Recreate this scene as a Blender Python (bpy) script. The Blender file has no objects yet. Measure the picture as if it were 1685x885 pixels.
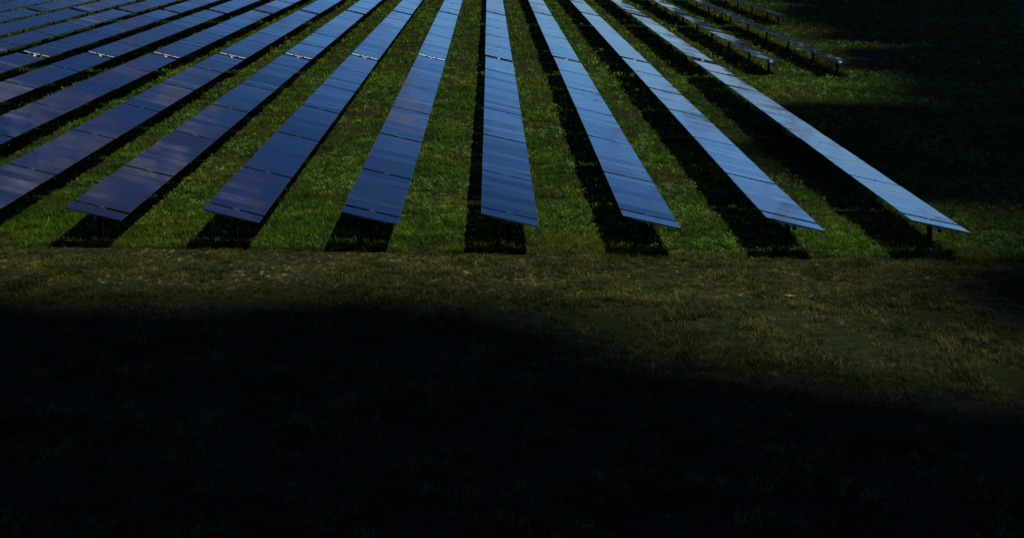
import bpy, bmesh, math, random
import numpy as np
from mathutils import Matrix, Vector
R = math.radians
random.seed(7)
rng = np.random.default_rng(11)
sc = bpy.context.scene
COL = sc.collection

# ------------------------------------------------------------------ helpers
def link(o, parent=None):
    COL.objects.link(o)
    if parent is not None:
        o.parent = parent
    return o

def tag(o, label=None, cat=None, group=None, kind=None):
    if label: o['label'] = label
    if cat: o['category'] = cat
    if group: o['group'] = group
    if kind: o['kind'] = kind
    return o

def empty(name, loc=(0, 0, 0)):
    o = bpy.data.objects.new(name, None)
    o.location = loc
    o.empty_display_size = .3
    return link(o)

def mesh_obj(name, bm, mats, parent=None, loc=(0, 0, 0)):
    me = bpy.data.meshes.new(name)
    bm.to_mesh(me); bm.free()
    for m in (mats if isinstance(mats, (list, tuple)) else [mats]):
        me.materials.append(m)
    o = bpy.data.objects.new(name, me)
    o.location = loc
    return link(o, parent)

def inst(name, me, parent=None, loc=(0, 0, 0)):
    o = bpy.data.objects.new(name, me)
    o.location = loc
    return link(o, parent)

def add_box(bm, c, s, mat=None, mi=0):
    M = Matrix.Translation(c) @ Matrix.Diagonal((s[0], s[1], s[2], 1))
    if mat is not None: M = mat @ M
    r = bmesh.ops.create_cube(bm, size=1, matrix=M)
    for f in {f for v in r['verts'] for f in v.link_faces}: f.material_index = mi

def add_cyl(bm, p, q, r, n=12, mi=0):
    p, q = Vector(p), Vector(q)
    d = q - p
    M = Matrix.Translation((p + q) / 2) @ d.to_track_quat('Z', 'Y').to_matrix().to_4x4()
    g = bmesh.ops.create_cone(bm, cap_ends=True, segments=n, radius1=r, radius2=r, depth=d.length, matrix=M)
    for f in {f for v in g['verts'] for f in v.link_faces}:
        f.material_index = mi
        f.smooth = len(f.verts) == 4

# ------------------------------------------------------------------ materials
def material(name):
    m = bpy.data.materials.new(name); m.use_nodes = True
    nt = m.node_tree
    for n in list(nt.nodes): nt.nodes.remove(n)
    out = nt.nodes.new('ShaderNodeOutputMaterial')
    return m, nt, out

def N(nt, t, **kw):
    n = nt.nodes.new(t)
    for k, v in kw.items():
        if k in n.inputs: n.inputs[k].default_value = v
        else: setattr(n, k, v)
    return n

def ramp(nt, stops, fac):
    r = nt.nodes.new('ShaderNodeValToRGB')
    els = r.color_ramp.elements
    while len(els) < len(stops): els.new(.5)
    for e, (p, c) in zip(els, stops):
        e.position = p
        e.color = c if len(c) == 4 else (*c, 1)
    nt.links.new(fac, r.inputs['Fac'])
    return r.outputs['Color']

def mixc(nt, fac, a, b, bt='MIX'):
    m = nt.nodes.new('ShaderNodeMix'); m.data_type = 'RGBA'; m.blend_type = bt
    for s, v in ((0, fac), (6, a), (7, b)):
        if hasattr(v, 'is_linked') or isinstance(v, bpy.types.NodeSocket): nt.links.new(v, m.inputs[s])
        else: m.inputs[s].default_value = v if s == 0 else (*v, 1)
    return m.outputs[2]

def noise(nt, vec, scale, detail=3, rough=.5, dist=0):
    n = N(nt, 'ShaderNodeTexNoise', Scale=scale, Detail=detail, Roughness=rough, Distortion=dist)
    nt.links.new(vec, n.inputs['Vector'])
    return n.outputs['Fac']

def simple(name, col, rough, metal=0, spec=.5, vary=.25, nscale=6):
    m, nt, out = material(name)
    b = N(nt, 'ShaderNodeBsdfPrincipled', Roughness=rough, Metallic=metal)
    b.inputs['Specular IOR Level'].default_value = spec
    g = nt.nodes.new('ShaderNodeNewGeometry')
    f = noise(nt, g.outputs['Position'], nscale, 4)
    c = ramp(nt, [(.3, tuple(x * (1 - vary) for x in col)), (.7, tuple(x * (1 + vary) for x in col))], f)
    nt.links.new(c, b.inputs['Base Color'])
    nt.links.new(b.outputs[0], out.inputs[0])
    return m

def glass_material():
    m, nt, out = material('thin_film_glass')
    b = N(nt, 'ShaderNodeBsdfPrincipled', Roughness=.045, IOR=1.42)
    g = nt.nodes.new('ShaderNodeNewGeometry')
    f = noise(nt, g.outputs['Position'], .35, 3)
    c = ramp(nt, [(.3, (.004, .0085, .024)), (.7, (.006, .012, .033))], f)
    nt.links.new(c, b.inputs['Base Color'])
    # a film of dust, thicker towards some modules
    dn = noise(nt, g.outputs['Position'], 1.7, 5, .6)
    rr = ramp(nt, [(.35, (.03,) * 3), (.75, (.085,) * 3)], dn)
    nt.links.new(rr, b.inputs['Roughness'])
    nt.links.new(b.outputs[0], out.inputs[0])
    return m

M_GLASS = glass_material()
M_EDGE = simple('module_edge', (.10, .11, .13), .45, .6)
M_SIDE = simple('module_side_black', (.012, .012, .014), .6, 0, .2)
M_BACK = simple('module_back', (.05, .05, .055), .5)
M_STEEL = simple('galvanised_steel', (.42, .42, .42), .42, .75, vary=.15)
M_POST = simple('weathered_post_steel', (.012, .009, .008), .9, 0, .1)
M_RAIL = simple('pale_rail_metal', (.78, .78, .78), .35, .25, vary=.08)

def ground_material():
    m, nt, out = material('field_soil')
    b = N(nt, 'ShaderNodeBsdfPrincipled', Roughness=.95)
    b.inputs['Specular IOR Level'].default_value = .1
    g = nt.nodes.new('ShaderNodeNewGeometry'); P = g.outputs['Position']
    a = noise(nt, P, .22, 4, .6)
    c = noise(nt, P, 3.2, 5, .65)
    base = ramp(nt, [(.3, (.008, .014, .001)), (.5, (.014, .022, .002)), (.7, (.028, .027, .005))], a)
    fine = ramp(nt, [(.3, (.35, .35, .35)), (.7, (1.5, 1.45, 1.3))], c)
    nt.links.new(mixc(nt, 1.0, base, fine, 'MULTIPLY'), b.inputs['Base Color'])
    bp = N(nt, 'ShaderNodeBump', Strength=.7, Distance=.08)
    nt.links.new(c, bp.inputs['Height']); nt.links.new(bp.outputs[0], b.inputs['Normal'])
    nt.links.new(b.outputs[0], out.inputs[0])
    return m

def path_material():
    m, nt, out = material('track_soil')
    b = N(nt, 'ShaderNodeBsdfPrincipled', Roughness=.95)
    b.inputs['Specular IOR Level'].default_value = .1
    g = nt.nodes.new('ShaderNodeNewGeometry'); P = g.outputs['Position']
    mp = N(nt, 'ShaderNodeMapping'); mp.inputs['Scale'].default_value = (1.25, .55, 1)
    nt.links.new(P, mp.inputs['Vector'])
    a = noise(nt, mp.outputs[0], 3.4, 6, .7, .4)
    c = noise(nt, P, 7, 5, .7)
    worn = noise(nt, P, .28, 3, .5)
    wm = N(nt, 'ShaderNodeMath', operation='MULTIPLY_ADD'); nt.links.new(worn, wm.inputs[0])
    wm.inputs[1].default_value = .30; wm.inputs[2].default_value = -.15
    wa = N(nt, 'ShaderNodeMath', operation='ADD'); nt.links.new(a, wa.inputs[0]); nt.links.new(wm.outputs[0], wa.inputs[1])
    base = ramp(nt, [(.36, (.010, .017, .001)), (.52, (.024, .028, .004)), (.59, (.060, .048, .016)), (.70, (.27, .205, .085))], wa.outputs[0])
    fine = ramp(nt, [(.3, (.35, .35, .35)), (.7, (1.5, 1.45, 1.4))], c)
    nt.links.new(mixc(nt, 1.0, base, fine, 'MULTIPLY'), b.inputs['Base Color'])
    bp = N(nt, 'ShaderNodeBump', Strength=.8, Distance=.07)
    nt.links.new(c, bp.inputs['Height']); nt.links.new(bp.outputs[0], b.inputs['Normal'])
    nt.links.new(b.outputs[0], out.inputs[0])
    return m

def leaf_material(name, greens, dry, dry_at, patch=.13):
    m, nt, out = material(name)
    at = N(nt, 'ShaderNodeAttribute', attribute_name='tint')
    g = nt.nodes.new('ShaderNodeNewGeometry'); P = g.outputs['Position']
    big = noise(nt, P, patch, 4, .6)
    mid = noise(nt, P, .9, 3, .6)
    green = ramp(nt, [(.1, greens[0]), (.5, greens[1]), (.92, greens[2])], at.outputs['Fac'])
    dryf = ramp(nt, [(dry_at, (0, 0, 0)), (dry_at + .2, (.8, .8, .8))], big)
    c = mixc(nt, dryf, green, dry)
    var = ramp(nt, [(.3, (.55, .58, .5)), (.7, (1.4, 1.35, 1.3))], mid)
    c = mixc(nt, 1.0, c, var, 'MULTIPLY')
    b = N(nt, 'ShaderNodeBsdfPrincipled', Roughness=.55)
    b.inputs['Specular IOR Level'].default_value = .12
    t = nt.nodes.new('ShaderNodeBsdfTranslucent')
    nt.links.new(c, b.inputs['Base Color']); nt.links.new(c, t.inputs['Color'])
    mx = N(nt, 'ShaderNodeMixShader'); mx.inputs[0].default_value = .3
    nt.links.new(b.outputs[0], mx.inputs[1]); nt.links.new(t.outputs[0], mx.inputs[2])
    nt.links.new(mx.outputs[0], out.inputs[0])
    return m

M_GROUND = ground_material()
M_PATH = path_material()
M_GRASS = leaf_material('meadow_grass', [(.016, .052, .001), (.050, .120, .002), (.165, .265, .012)], (.098, .105, .006), .52)
M_WEED = leaf_material('broad_weed_leaves', [(.028, .084, .006), (.080, .180, .018), (.25, .37, .08)], (.10, .13, .015), .75)
M_TURF = leaf_material('thin_track_turf', [(.014, .034, .001), (.046, .070, .004), (.19, .17, .045)], (.14, .105, .028), .49, .75)

# ------------------------------------------------------------------ the setting
TRACK_Y = 59.7
def sheet(name, x0, x1, y0, y1, z, m, nx=1, ny=1):
    bm = bmesh.new()
    vs = [[bm.verts.new((x0 + (x1 - x0) * i / nx, y0 + (y1 - y0) * j / ny, z)) for i in range(nx + 1)] for j in range(ny + 1)]
    for j in range(ny):
        for i in range(nx):
            bm.faces.new((vs[j][i], vs[j][i + 1], vs[j + 1][i + 1], vs[j + 1][i]))
    return mesh_obj(name, bm, m)
tag(sheet('ground', -4000, 4000, -4000, 6000, 0, M_GROUND), kind='structure')
# the mown track along the front of the field, with an uneven edge to the grass
bm = bmesh.new()
lo, hi = [], []
for i in range(401):
    x = -100 + i * .5
    e = .22 * math.sin(x * 1.3) + .16 * math.sin(x * 3.1 + 1) + random.uniform(-.1, .1)
    hi.append(bm.verts.new((x, TRACK_Y + e, .004)))
    lo.append(bm.verts.new((x, 53.2 + .3 * math.sin(x * .9) + random.uniform(-.25, .25), .004)))
for i in range(400):
    bm.faces.new((lo[i], lo[i + 1], hi[i + 1], hi[i]))
tag(mesh_obj('path', bm, M_PATH), kind='structure')

def blades(name, pts, h, w, lean, tint, m, bend=.5):
    """every blade a bent strip of two quads, all in one stuff object"""
    n = len(pts)
    a = rng.uniform(0, 2 * np.pi, n)
    d = np.stack([np.cos(a), np.sin(a)], 1)
    s = np.stack([-d[:, 1], d[:, 0]], 1)
    V = np.zeros((n, 6, 3), np.float32)
    z0 = pts[:, 2]
    for k, (t, ww) in enumerate(((0, .7), (.55, 1.0), (1, .25))):
        off = (lean * h * t ** 1.7)[:, None] * d
        c = pts[:, :2] + off
        zz = z0 + h * (t - bend * lean * .5 * t * t)
        for q, sg in ((0, -1), (1, 1)):
            V[:, 2 * k + q, :2] = c + s * (sg * .5 * w * ww)[:, None]
            V[:, 2 * k + q, 2] = zz
    base = (np.arange(n) * 6)[:, None]
    F = np.stack([base + np.array([0, 1, 3, 2]), base + np.array([2, 3, 5, 4])], 1).reshape(-1)
    me = bpy.data.meshes.new(name)
    me.vertices.add(n * 6); me.vertices.foreach_set('co', V.reshape(-1))
    me.loops.add(n * 8); me.loops.foreach_set('vertex_index', F.astype(np.int32))
    me.polygons.add(n * 2)
    me.polygons.foreach_set('loop_start', (np.arange(n * 2) * 4).astype(np.int32))
    me.polygons.foreach_set('loop_total', np.full(n * 2, 4, np.int32))
    at = me.attributes.new('tint', 'FLOAT', 'POINT')
    at.data.foreach_set('value', np.repeat(tint, 6).astype(np.float32))
    me.materials.append(m)
    me.update(); me.validate()
    return link(bpy.data.objects.new(name, me))

def value_noise(x, y, scale, seed):
    r = np.random.default_rng(seed); G = r.random((256, 256))
    u, v = x / scale + 1000, y / scale + 1000
    i, j = np.floor(u).astype(int), np.floor(v).astype(int)
    fu, fv = u - i, v - j
    fu, fv = fu * fu * (3 - 2 * fu), fv * fv * (3 - 2 * fv)
    g = lambda a, b: G[a % 256, b % 256]
    return (g(i, j) * (1 - fu) + g(i + 1, j) * fu) * (1 - fv) + (g(i, j + 1) * (1 - fu) + g(i + 1, j + 1) * fu) * fv

def scatter(y0, y1, dens):
    """points on the strip of land between two distances, as wide as the photo could see"""
    xl = lambda y: -.315 * y - 4
    xr = lambda y: .275 * y + 4
    wmax = xr(y1) - xl(y1)
    n = int((y1 - y0) * wmax * dens)
    y = rng.uniform(y0, y1, n); x = rng.uniform(xl(y1), xr(y1), n)
    k = (x > xl(y)) & (x < xr(y))
    return x[k], y[k]

X, Y, H, W, T = [], [], [], [], []
for y0, y1, dens, nb, hh, ww in ((59.4, 72, 36, 13, .19, .016), (72, 92, 20, 11, .20, .022), (92, 130, 10, 10, .23, .032), (130, 182, 4, 8, .27, .06), (182, 250, 2.2, 7, .30, .09)):
    x, y = scatter(y0, y1, dens)
    cl = value_noise(x, y, .7, 1) * .5 + value_noise(x, y, 2.6, 2) * .5
    k = rng.random(len(x)) < np.clip(np.where(y < 66, .45, .2) + 1.7 * (cl - .25), .10, 1)
    x, y, cl = x[k], y[k], cl[k]
    n = len(x)
    band = np.exp(-((y - 119) / 5.0) ** 2)
    h = hh * rng.uniform(.5, 1.2, n) * (.35 + 1.2 * cl) * (1 + .35 * band) * (1 + .45 * np.exp(-(y - 59.4) / 5))
    sp = .35 / math.sqrt(dens)
    t = np.clip(rng.normal(.40, .19, n) + .45 * (value_noise(x, y, 1.6, 5) - .5) + .1 * band, 0, 1)
    X.append(np.repeat(x, nb) + rng.normal(0, sp, n * nb)); Y.append(np.repeat(y, nb) + rng.normal(0, sp, n * nb))
    H.append(np.repeat(h, nb) * rng.uniform(.5, 1.25, n * nb)); W.append(ww * rng.uniform(.6, 1.5, n * nb))
    T.append(np.clip(np.repeat(t, nb) + rng.normal(0, .13, n * nb), 0, 1))
x, y, h, w, tint = (np.concatenate(a) for a in (X, Y, H, W, T))
g = blades('grass', np.stack([x, y, np.zeros_like(x)], 1), h, w, rng.uniform(.25, 1.5, len(x)), tint, M_GRASS)
tag(g, 'unmown green meadow grass growing between and under the solar rows', 'grass', kind='stuff')

# broad-leaved weeds: clumps of short wide leaves, thickest near the row fronts and along the cross strip
cx, cy, ch = [], [], []
for y0, y1, dens in ((59.6, 78, 8.0), (78, 100, 3.6), (100, 130, 2.2), (130, 200, .55)):
    a, b = scatter(y0, y1, dens)
    v = value_noise(a, b, 3.2, 8)
    pr = np.clip((v - .42) * 3.2, 0, 1)
    pr = np.maximum(pr, .75 * np.exp(-((b - 119) / 4.5) ** 2))
    k = rng.random(len(a)) < pr
    cx.append(a[k]); cy.append(b[k]); ch.append(np.full(k.sum(), .26 if y0 < 100 else .34))
cx, cy, ch = np.concatenate(cx), np.concatenate(cy), np.concatenate(ch)
m = 17
ch = ch * rng.uniform(.5, 1.25, len(cx))
X = np.repeat(cx, m) + rng.normal(0, .07, len(cx) * m)
Y = np.repeat(cy, m) + rng.normal(0, .07, len(cx) * m)
H = np.repeat(ch, m)
Z = H * rng.uniform(0, .75, len(X))
far = np.clip(Y / 65, 1, 2.2)
lf = rng.uniform(.035, .085, len(X)) * far
wt = np.repeat(np.clip(rng.normal(.5, .2, len(cx)), 0, 1), m) + rng.normal(0, .12, len(X))
wd = blades('weeds', np.stack([X, Y, Z], 1), lf, rng.uniform(.018, .038, len(X)) * far, rng.uniform(.6, 1.6, len(X)), np.clip(wt, 0, 1), M_WEED, .35)
tag(wd, 'patches of broad-leaved weeds and clover among the grass', 'weeds', kind='stuff')

# thin short turf on the track
X, Y, H, W, T = [], [], [], [], []
for y0, y1, dens, nb in ((26, 38, 26, 11), (38, 51.5, 34, 11), (51.5, 60.0, 70, 13)):
    x, y = scatter(y0, y1, dens)
    v = value_noise(x, y * .6, 1.1, 21) * .6 + value_noise(x, y * .6, .4, 22) * .4
    k = rng.random(len(x)) < np.clip((v - .28) * 2.6, .05, 1)
    x, y, v = x[k], y[k], v[k]
    n = len(x)
    t = np.clip(rng.normal(.36, .24, n) + .7 * (value_noise(x, y, .9, 23) - .5), 0, 1)
    h = rng.uniform(.03, .17, n) * (.25 + 1.2 * v) * np.where(y < 52.5, 1.5, 1)
    X.append(np.repeat(x, nb) + rng.normal(0, .06, n * nb)); Y.append(np.repeat(y, nb) + rng.normal(0, .08, n * nb))
    H.append(np.repeat(h, nb) * rng.uniform(.5, 1.3, n * nb)); W.append(rng.uniform(.010, .024, n * nb))
    T.append(np.clip(np.repeat(t, nb) + rng.normal(0, .15, n * nb), 0, 1))
x, y, h, w, tint = (np.concatenate(a) for a in (X, Y, H, W, T))
tf = blades('turf', np.stack([x, y, np.full_like(x, .004)], 1), h, w, rng.uniform(.3, 1.5, len(x)), tint, M_TURF)
tag(tf, 'short worn turf with dry stalks on and beside the brown track', 'turf', kind='stuff')

# a belt of trees far beyond the field: out of the picture, but mirrored in the glass of the rows on the right
px_, py_, pz_, sz_ = [], [], [], []
for i in range(170):
    tx, ty, th = rng.uniform(-60, 420), rng.uniform(600, 690), rng.uniform(5, 11)
    q = 260
    d = rng.normal(0, 1, (q, 3)); d /= np.linalg.norm(d, axis=1)[:, None]
    rad = rng.uniform(.35, 1, q) ** .5
    px_.append(tx + d[:, 0] * rad * th * .33); py_.append(ty + d[:, 1] * rad * th * .33)
    pz_.append(np.maximum(.1, th * .56 + d[:, 2] * rad * th * .45)); sz_.append(np.full(q, th * .11))
P_ = np.stack([np.concatenate(a) for a in (px_, py_, pz_)], 1); S_ = np.concatenate(sz_)
fw = blades('wood', P_, S_ * rng.uniform(.7, 1.5, len(S_)), S_ * rng.uniform(.5, 1, len(S_)), rng.uniform(.2, 1.5, len(S_)),
            np.clip(rng.normal(.25, .15, len(S_)), 0, 1), M_GRASS)
tag(fw, 'dark belt of trees far beyond the solar field', 'wood', kind='stuff')

# ------------------------------------------------------------------ the solar trackers
SP, TILT, CH, MW, GAP, MG = 4.8, R(12.35), 2.01, 1.2265, .26, .024
HUB = 1.2                                # height of the panel plane's middle line
def row_x(r): return -.13 + CH / 2 * math.cos(TILT) + SP * (r - 4)

def module_bm(bm, yc, jx, jy, dz=0):
    """one framed glass module, tilted a hair out of true"""
    hw, hl, t = CH / 2, (MW - MG) / 2, .038
    Mx = Matrix.Translation((0, yc, dz)) @ Matrix.Rotation(jx, 4, 'X') @ Matrix.Rotation(jy, 4, 'Y')
    e = .011
    top = [bm.verts.new(Mx @ Vector((sx * (hw - e), sy * (hl - e), 0))) for sx, sy in ((-1, -1), (1, -1), (1, 1), (-1, 1))]
    rim = [bm.verts.new(Mx @ Vector((sx * hw, sy * hl, -.0015))) for sx, sy in ((-1, -1), (1, -1), (1, 1), (-1, 1))]
    bot = [bm.verts.new(Mx @ Vector((sx * hw, sy * hl, -t))) for sx, sy in ((-1, -1), (1, -1), (1, 1), (-1, 1))]
    bm.faces.new(top).material_index = 0
    for i in range(4):
        j = (i + 1) % 4
        bm.faces.new((rim[i], rim[j], top[j], top[i])).material_index = 1
        bm.faces.new((bot[i], bot[j], rim[j], rim[i])).material_index = 3
    bm.faces.new(bot[::-1]).material_index = 2

def rails_bm(bm, n, y0, mi):
    for i in range(n):
        yc = y0 + MW * (i + .5)
        for s in (-.30, .30):
            add_box(bm, (0, yc + s, -.075), (1.25, .05, .055), mi=mi)

def post_mesh():
    bm = bmesh.new()
    zt = HUB - .20
    for s in (-1, 1):
        add_box(bm, (s * .072, 0, zt / 2 - .1), (.010, .11, zt + .2))
    add_box(bm, (0, 0, zt / 2 - .1), (.134, .008, zt + .2))
    add_box(bm, (0, 0, zt - .02), (.24, .10, .02))
    me = bpy.data.meshes.new('post'); bm.to_mesh(me); bm.free(); me.materials.append(M_POST)
    return me

def bearing_mesh():
    """arched housing that carries the tube and shows above the gap between two bays"""
    bm = bmesh.new()
    prof, n = [], 14
    for i in range(n + 1):
        a = math.pi * i / n
        prof.append((math.cos(a), math.sin(a)))
    for y in (-.028, .028):
        pass
    ro, ri, zc = .175, .125, -.150
    for i in range(n):
        (c0, s0), (c1, s1) = prof[i], prof[i + 1]
        q = []
        for y in (-.03, .03):
            q += [bm.verts.new((ri * c0, y, zc + ri * s0)), bm.verts.new((ro * c0, y, zc + ro * s0)),
                  bm.verts.new((ro * c1, y, zc + ro * s1)), bm.verts.new((ri * c1, y, zc + ri * s1))]
        bm.faces.new(q[0:4]); bm.faces.new(q[4:8][::-1])
        bm.faces.new((q[1], q[5], q[6], q[2])); bm.faces.new((q[0], q[3], q[7], q[4]))
    add_box(bm, (0, 0, zc - .03), (.46, .062, .055))
    bmesh.ops.remove_doubles(bm, verts=bm.verts, dist=1e-5)
    me = bpy.data.meshes.new('bearing'); bm.to_mesh(me); bm.free(); me.materials.append(M_STEEL)
    return me

ME_POST, ME_BEAR = post_mesh(), bearing_mesh()

BANKS = {'front': (59.4, [1, 7, 9, 9, 9, 9, 8]),
         'middle': (126.2, [8, 9, 9, 9, 8]),
         'far': (181.9, [6, 9, 9, 9, 8])}

def make_tracker(bank, r, label):
    y0, bays = BANKS[bank]
    root = empty('solar_tracker', (row_x(r), y0, 0))
    root.rotation_euler = (0, 0, R(random.uniform(-.04, .04)))
    tag(root, label, 'solar tracker', 'rows of solar trackers in the field')
    tl = TILT + R(random.uniform(-.35, .35))
    Rt = Matrix.Translation((0, 0, HUB)) @ Matrix.Rotation(tl, 4, 'Y')
    y = 0
    ends = []
    sag = 0
    for bi, n in enumerate(bays):
        bj = Matrix.Rotation(R(random.gauss(0, .22)), 4, 'Y') @ Matrix.Rotation(R(random.gauss(0, .10)), 4, 'X')
        L = n * MW
        bm = bmesh.new()
        mods = []
        for i in range(n):
            jx, jy = R(random.gauss(0, .20)), R(random.gauss(0, .19))
            mods.append((MW * (i + .5) - L / 2, jx, jy))
        if bank == 'front':
            rails_bm(bm, n, -L / 2, 0)
            bay = mesh_obj('panel_bay', bm, [M_STEEL], root)
            bay.matrix_basis = Rt @ Matrix.Translation((0, y + L / 2, 0)) @ bj
            for yc, jx, jy in mods:
                b2 = bmesh.new(); module_bm(b2, 0, jx, jy)
                mo = mesh_obj('solar_module', b2, [M_GLASS, M_EDGE, M_BACK, M_SIDE], bay, (0, yc, 0))
        else:
            for yc, jx, jy in mods: module_bm(bm, yc, jx, jy)
            rails_bm(bm, n, -L / 2, 4)
            bay = mesh_obj('panel_bay', bm, [M_GLASS, M_EDGE, M_BACK, M_SIDE, M_STEEL], root)
            bay.matrix_basis = Rt @ Matrix.Translation((0, y + L / 2, 0)) @ bj
        y += L
        if bi < len(bays) - 1:
            ends.append(y + GAP / 2)
            y += GAP
    # tube under the middle line, sticking out at both ends
    bm = bmesh.new()
    fr = .85 if bank == 'middle' else -.03
    add_cyl(bm, (0, -fr, -.155), (0, y + .16, -.155), .066, 14)
    for f in bm.faces:
        if len(f.verts) > 4: f.material_index = 1
    tube = mesh_obj('torque_tube', bm, [M_STEEL, M_POST], root); tube.matrix_basis = Rt
    if bank == 'middle':
        bm = bmesh.new() if r < 4 else None
        sec = [(-.006, .002), (-.012, .002), (-.046, -.022), (-.046, -.036), (-.006, -.036)]
        for k in range(3 if bm else 0):                                     # three lengths of sloped channel
            xa, xb = -CH / 2 + k * CH / 3 + .06, -CH / 2 + (k + 1) * CH / 3 - .06
            A = [bm.verts.new((xa, a, b)) for a, b in sec]; B = [bm.verts.new((xb, a, b)) for a, b in sec]
            bm.faces.new(A); bm.faces.new(B[::-1])
            for q in range(5): bm.faces.new((A[q], B[q], B[(q + 1) % 5], A[(q + 1) % 5]))
        if bm:
            bmesh.ops.recalc_face_normals(bm, faces=bm.faces)
            rail = mesh_obj('end_rail', bm, M_RAIL, root); rail.matrix_basis = Rt
        bm = bmesh.new()
        add_cyl(bm, (0, -.62, -.155), (0, -.16, -.155), .105, 16)
        add_box(bm, (0, -.28, -.05), (.20, .26, .13))
        cap = mesh_obj('tube_collar', bm, M_RAIL, root); cap.matrix_basis = Rt
    if bank != 'front': ends = [.6] + ends
    for e in ends:
        p = inst('post', ME_POST, root, (-.155 * math.sin(tl), e, 0))
        if bank != 'far' or True:
            b = inst('bearing', ME_BEAR, p)
            b.matrix_basis = Matrix.Translation((.155 * math.sin(tl), 0, HUB)) @ Matrix.Rotation(tl, 4, 'Y')
    return root

LABELS = {
 ('front', -3): 'dark blue front bank tracker meeting the left edge highest up, only its back end showing',
 ('front', -2): 'front bank tracker with mauve cloud streaks, second highest of those meeting the left edge',
 ('front', -1): 'front bank tracker with cloud streaks, second lowest of those cut by the left edge',
 ('front', 0): 'front bank tracker lowest on the left edge, its front end just out of view',
 ('front', 1): 'tracker with the leftmost front end in view, dull mauve cloud on its front panels',
 ('front', 2): 'tracker with purple and blue front panels, second front end from the left',
 ('front', 3): 'deep blue tracker slanting right up the field, the middle one of five front ends',
 ('front', 4): 'blue tracker running straight up the picture with a dark shadow along its left side',
 ('front', 5): 'tracker whose front end is the rightmost in view, wide dark shadow on its left',
 ('front', 6): 'long pale blue front bank tracker on the right, next after the rightmost front end',
 ('front', 7): 'pale front bank tracker at the far right, only its back end near the gap showing',
 ('middle', -6): 'middle bank tracker leftmost of all, a small piece in the upper left corner',
 ('middle', -5): 'middle bank tracker second from the left, its front end out of view',
 ('middle', -4): 'middle bank tracker just left of the leftmost white end rail in view',
 ('middle', -3): 'middle bank tracker with the leftmost white end rail above a grassy gap',
 ('middle', -2): 'middle bank tracker with white end rail, second rail from the left',
 ('middle', -1): 'middle bank tracker with white end rail, third rail from the left',
 ('middle', 0): 'middle bank tracker with white end rail, behind the tracker lowest on the left edge',
 ('middle', 1): 'middle bank tracker with white end rail, behind the leftmost front end in view',
 ('middle', 2): 'middle bank tracker with white end rail, behind the tracker with purple front panels',
 ('middle', 3): 'middle bank tracker just left of the one running straight up, behind the middle front end',
 ('middle', 4): 'middle bank tracker running straight up the picture, white collar in the gap before it',
 ('middle', 5): 'middle bank tracker just right of the one running straight up the picture',
 ('middle', 6): 'pale middle bank tracker two to the right of the one running straight up',
 ('middle', 7): 'pale middle bank tracker with dark ragged right edge, white collar near the right edge',
 ('middle', 8): 'bright thin middle bank tracker seen almost edge on at the upper right',
 ('middle', 9): 'middle bank tracker farthest right, a sliver on the upper right edge',
}
FAR = {-8: 'far bank tracker leftmost of all, a sliver in the top left corner',
 -7: 'far bank tracker second from the top left corner',
 -6: 'far bank tracker behind the leftmost middle bank tracker, near the top left corner',
 -5: 'far bank tracker behind the second middle bank tracker from the left',
 -4: 'far bank tracker behind the one just left of the leftmost white end rail',
 -3: 'far bank tracker behind the one with the leftmost white end rail',
 -2: 'far bank tracker behind the one with the second white rail from the left',
 -1: 'far bank tracker behind the one with the third white rail from the left',
 0: 'far bank tracker in the row that meets the left edge lowest',
 1: 'far bank tracker at the top of the row with the leftmost front end',
 2: 'far bank tracker at the top of the row with purple front panels',
 3: 'far bank tracker at the top of the row just left of the straight one',
 4: 'far bank tracker at the top of the row running straight up the picture',
 5: 'far bank tracker at the top of the row just right of the straight one',
 6: 'far bank tracker at the top, two rows right of the straight one',
 7: 'far bank tracker at the top, in the row with a ragged dark right edge',
 8: 'dark far bank tracker seen edge on with its posts standing in shade at upper right',
 9: 'dark edge-on far bank tracker second from the top right corner',
 10: 'dark far bank tracker nearest the top right corner, a sliver with one post'}
for (b, r), lab in LABELS.items(): make_tracker(b, r, lab)
for r, lab in FAR.items(): make_tracker('far', r, lab)

# ------------------------------------------------------------------ light
SUN = Vector((.44, .04, 1)).normalized()

elev = math.asin(SUN.z)
az = math.atan2(SUN.x, SUN.y)            # clockwise from +Y
ld = bpy.data.lights.new('sun', 'SUN'); ld.energy = 5.0; ld.angle = R(.5); ld.color = (1, .95, .86)
lo_ = bpy.data.objects.new('sun', ld); link(lo_)
lo_.rotation_euler = SUN.to_track_quat('Z', 'Y').to_euler()

# added unseen cloud mesh, shaped to throw shade on the foreground and right side
m, cnt, out = material('shade_cloud_white')
b = N(cnt, 'ShaderNodeBsdfPrincipled', Roughness=1.0); b.inputs['Specular IOR Level'].default_value = 0
g = cnt.nodes.new('ShaderNodeNewGeometry')
cnt.links.new(ramp(cnt, [(.3, (.72, .73, .75)), (.7, (.85, .85, .86))], noise(cnt, g.outputs['Position'], .05, 4)), b.inputs['Base Color'])
cnt.links.new(b.outputs[0], out.inputs[0])
bm = bmesh.new()
CZ, st = 700, 8.5
for i in range(int(170 / st)):
    for j in range(int(330 / st)):
        x, y = -50 + i * st + random.uniform(-2.5, 2.5), 2 + j * st + random.uniform(-2.5, 2.5)
        rr = random.uniform(7.5, 11)
        edge = 53.0 - 6 * max(0, math.sin(x * .11 + 1.2) * .6 + math.sin(x * .31) * .4)
        if not (y < edge - rr * .9 or (x - .138 * y - 3.6) > rr * .95): continue
        q = Vector((x, y, 0)) + SUN * (CZ / SUN.z) + Vector((0, 0, random.uniform(-5, 14)))
        bmesh.ops.create_icosphere(bm, subdivisions=2, radius=rr, matrix=Matrix.Translation(q) @ Matrix.Diagonal((1, 1, random.uniform(.6, 1.1), 1)))
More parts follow.
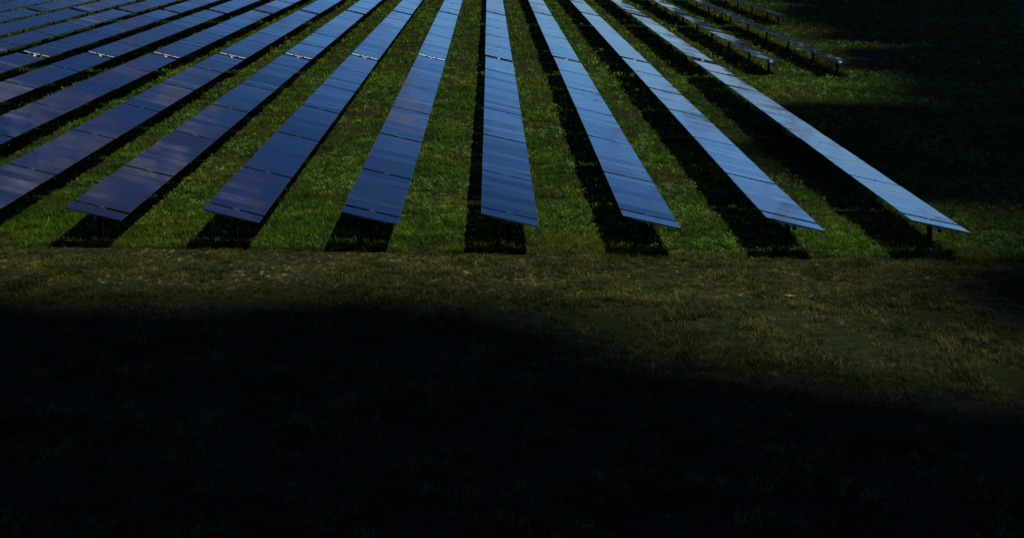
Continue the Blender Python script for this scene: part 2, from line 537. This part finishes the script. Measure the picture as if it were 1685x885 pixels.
for v in bm.verts: v.co += Vector((random.gauss(0, .35), random.gauss(0, .35), random.gauss(0, .35)))
for f in bm.faces: f.smooth = True
tag(mesh_obj('cloud', bm, m), kind='structure')  # added out of view, only for the shadow it casts on the land

w = bpy.data.worlds.new('World'); sc.world = w; w.use_nodes = True
nt = w.node_tree
for n in list(nt.nodes): nt.nodes.remove(n)
wo = nt.nodes.new('ShaderNodeOutputWorld'); bg = nt.nodes.new('ShaderNodeBackground')
sky = nt.nodes.new('ShaderNodeTexSky'); sky.sky_type = 'NISHITA'; sky.sun_disc = False
sky.sun_elevation = elev; sky.sun_rotation = az; sky.altitude = 1500; sky.air_density = 1.0; sky.dust_density = .1; sky.ozone_density = 3.0
tc = nt.nodes.new('ShaderNodeTexCoord')
sx = nt.nodes.new('ShaderNodeSeparateXYZ'); nt.links.new(tc.outputs['Generated'], sx.inputs[0])
up = sx.outputs['Z']
# deep polarised blue, brightening through thin bright haze cloud towards the horizon
blue = mixc(nt, 1.0, sky.outputs[0], (.51, .88, 1.40), 'MULTIPLY')
mr = N(nt, 'ShaderNodeMapRange'); mr.inputs['From Max'].default_value = .35; nt.links.new(up, mr.inputs['Value'])
band = ramp(nt, [(0, (1, .80, .74)), (.20, (.82, .85, .92)), (.43, (.30, .32, .36)), (.70, (.16, .21, .33)), (1, (.14, .19, .31))], mr.outputs[0])
blue = mixc(nt, 1.0, blue, band, 'MULTIPLY')
blue = mixc(nt, 1.0, blue, (2.6, 2.6, 2.6), 'MULTIPLY')
# broken cloud, most of it over the left of the field
mp = N(nt, 'ShaderNodeMapping'); mp.inputs['Scale'].default_value = (20, 20, 46.0); mp.inputs['Location'].default_value = (1.3, 0, .4)
nt.links.new(tc.outputs['Generated'], mp.inputs['Vector'])
f = noise(nt, mp.outputs[0], 1.4, 8, .62, .5)
hump = ramp(nt, [(0, (0, 0, 0)), (.32, (.12, .12, .12)), (.50, (.34, .34, .34)), (.60, (.95, .95, .95)), (.75, (1, 1, 1)), (.84, (.25, .25, .25))], mr.outputs[0])
ml = N(nt, 'ShaderNodeMapRange')
for k_, v_ in (('From Min', .03), ('From Max', -.09), ('To Min', -.11), ('To Max', .13)): ml.inputs[k_].default_value = v_
nt.links.new(sx.outputs['X'], ml.inputs['Value'])
mu = N(nt, 'ShaderNodeMath', operation='MULTIPLY'); nt.links.new(hump, mu.inputs[0]); nt.links.new(ml.outputs[0], mu.inputs[1])
ad = N(nt, 'ShaderNodeMath', operation='ADD'); nt.links.new(f, ad.inputs[0]); nt.links.new(mu.outputs[0], ad.inputs[1])
cf = ramp(nt, [(.555, (0, 0, 0)), (.625, (.92, .92, .92))], ad.outputs[0])
mp2 = N(nt, 'ShaderNodeMapping'); mp2.inputs['Scale'].default_value = (9, 9, 60.0); mp2.inputs['Location'].default_value = (3, 7, 1)
nt.links.new(tc.outputs['Generated'], mp2.inputs['Vector'])
f2 = noise(nt, mp2.outputs[0], 1.5, 6, .62, .3)
cc = ramp(nt, [(.40, (.08, .09, .21)), (.54, (.165, .172, .335)), (.66, (.62, .64, .90))], f2)
cc = mixc(nt, 1.0, cc, (16, 16, 16), 'MULTIPLY')
nt.links.new(mixc(nt, cf, blue, cc), bg.inputs['Color'])
bg.inputs['Strength'].default_value = .05
nt.links.new(bg.outputs[0], wo.inputs[0])

# ------------------------------------------------------------------ camera
cd = bpy.data.cameras.new('camera'); cam = bpy.data.objects.new('camera', cd); link(cam)
cd.sensor_fit = 'HORIZONTAL'; cd.sensor_width = 36; cd.lens = 2900 / 1685 * 36
cd.shift_x = (842.5 - 600) / 1685
cd.shift_y = -(442.5 - 229) / 1685
cd.clip_start = .5; cd.clip_end = 20000
cam.matrix_world = Matrix.Translation((0, 0, 11.65)) @ Matrix.Rotation(R(3.97), 4, 'Z') @ Matrix.Rotation(R(90 - 7.4), 4, 'X') @ Matrix.Rotation(R(.17), 4, 'Z')
sc.camera = cam

vs = sc.view_settings
vs.view_transform = 'Standard'; vs.look = 'None'; vs.exposure = -.6; vs.gamma = 1; vs.use_curve_mapping = False
sc.cycles.max_bounces = 6
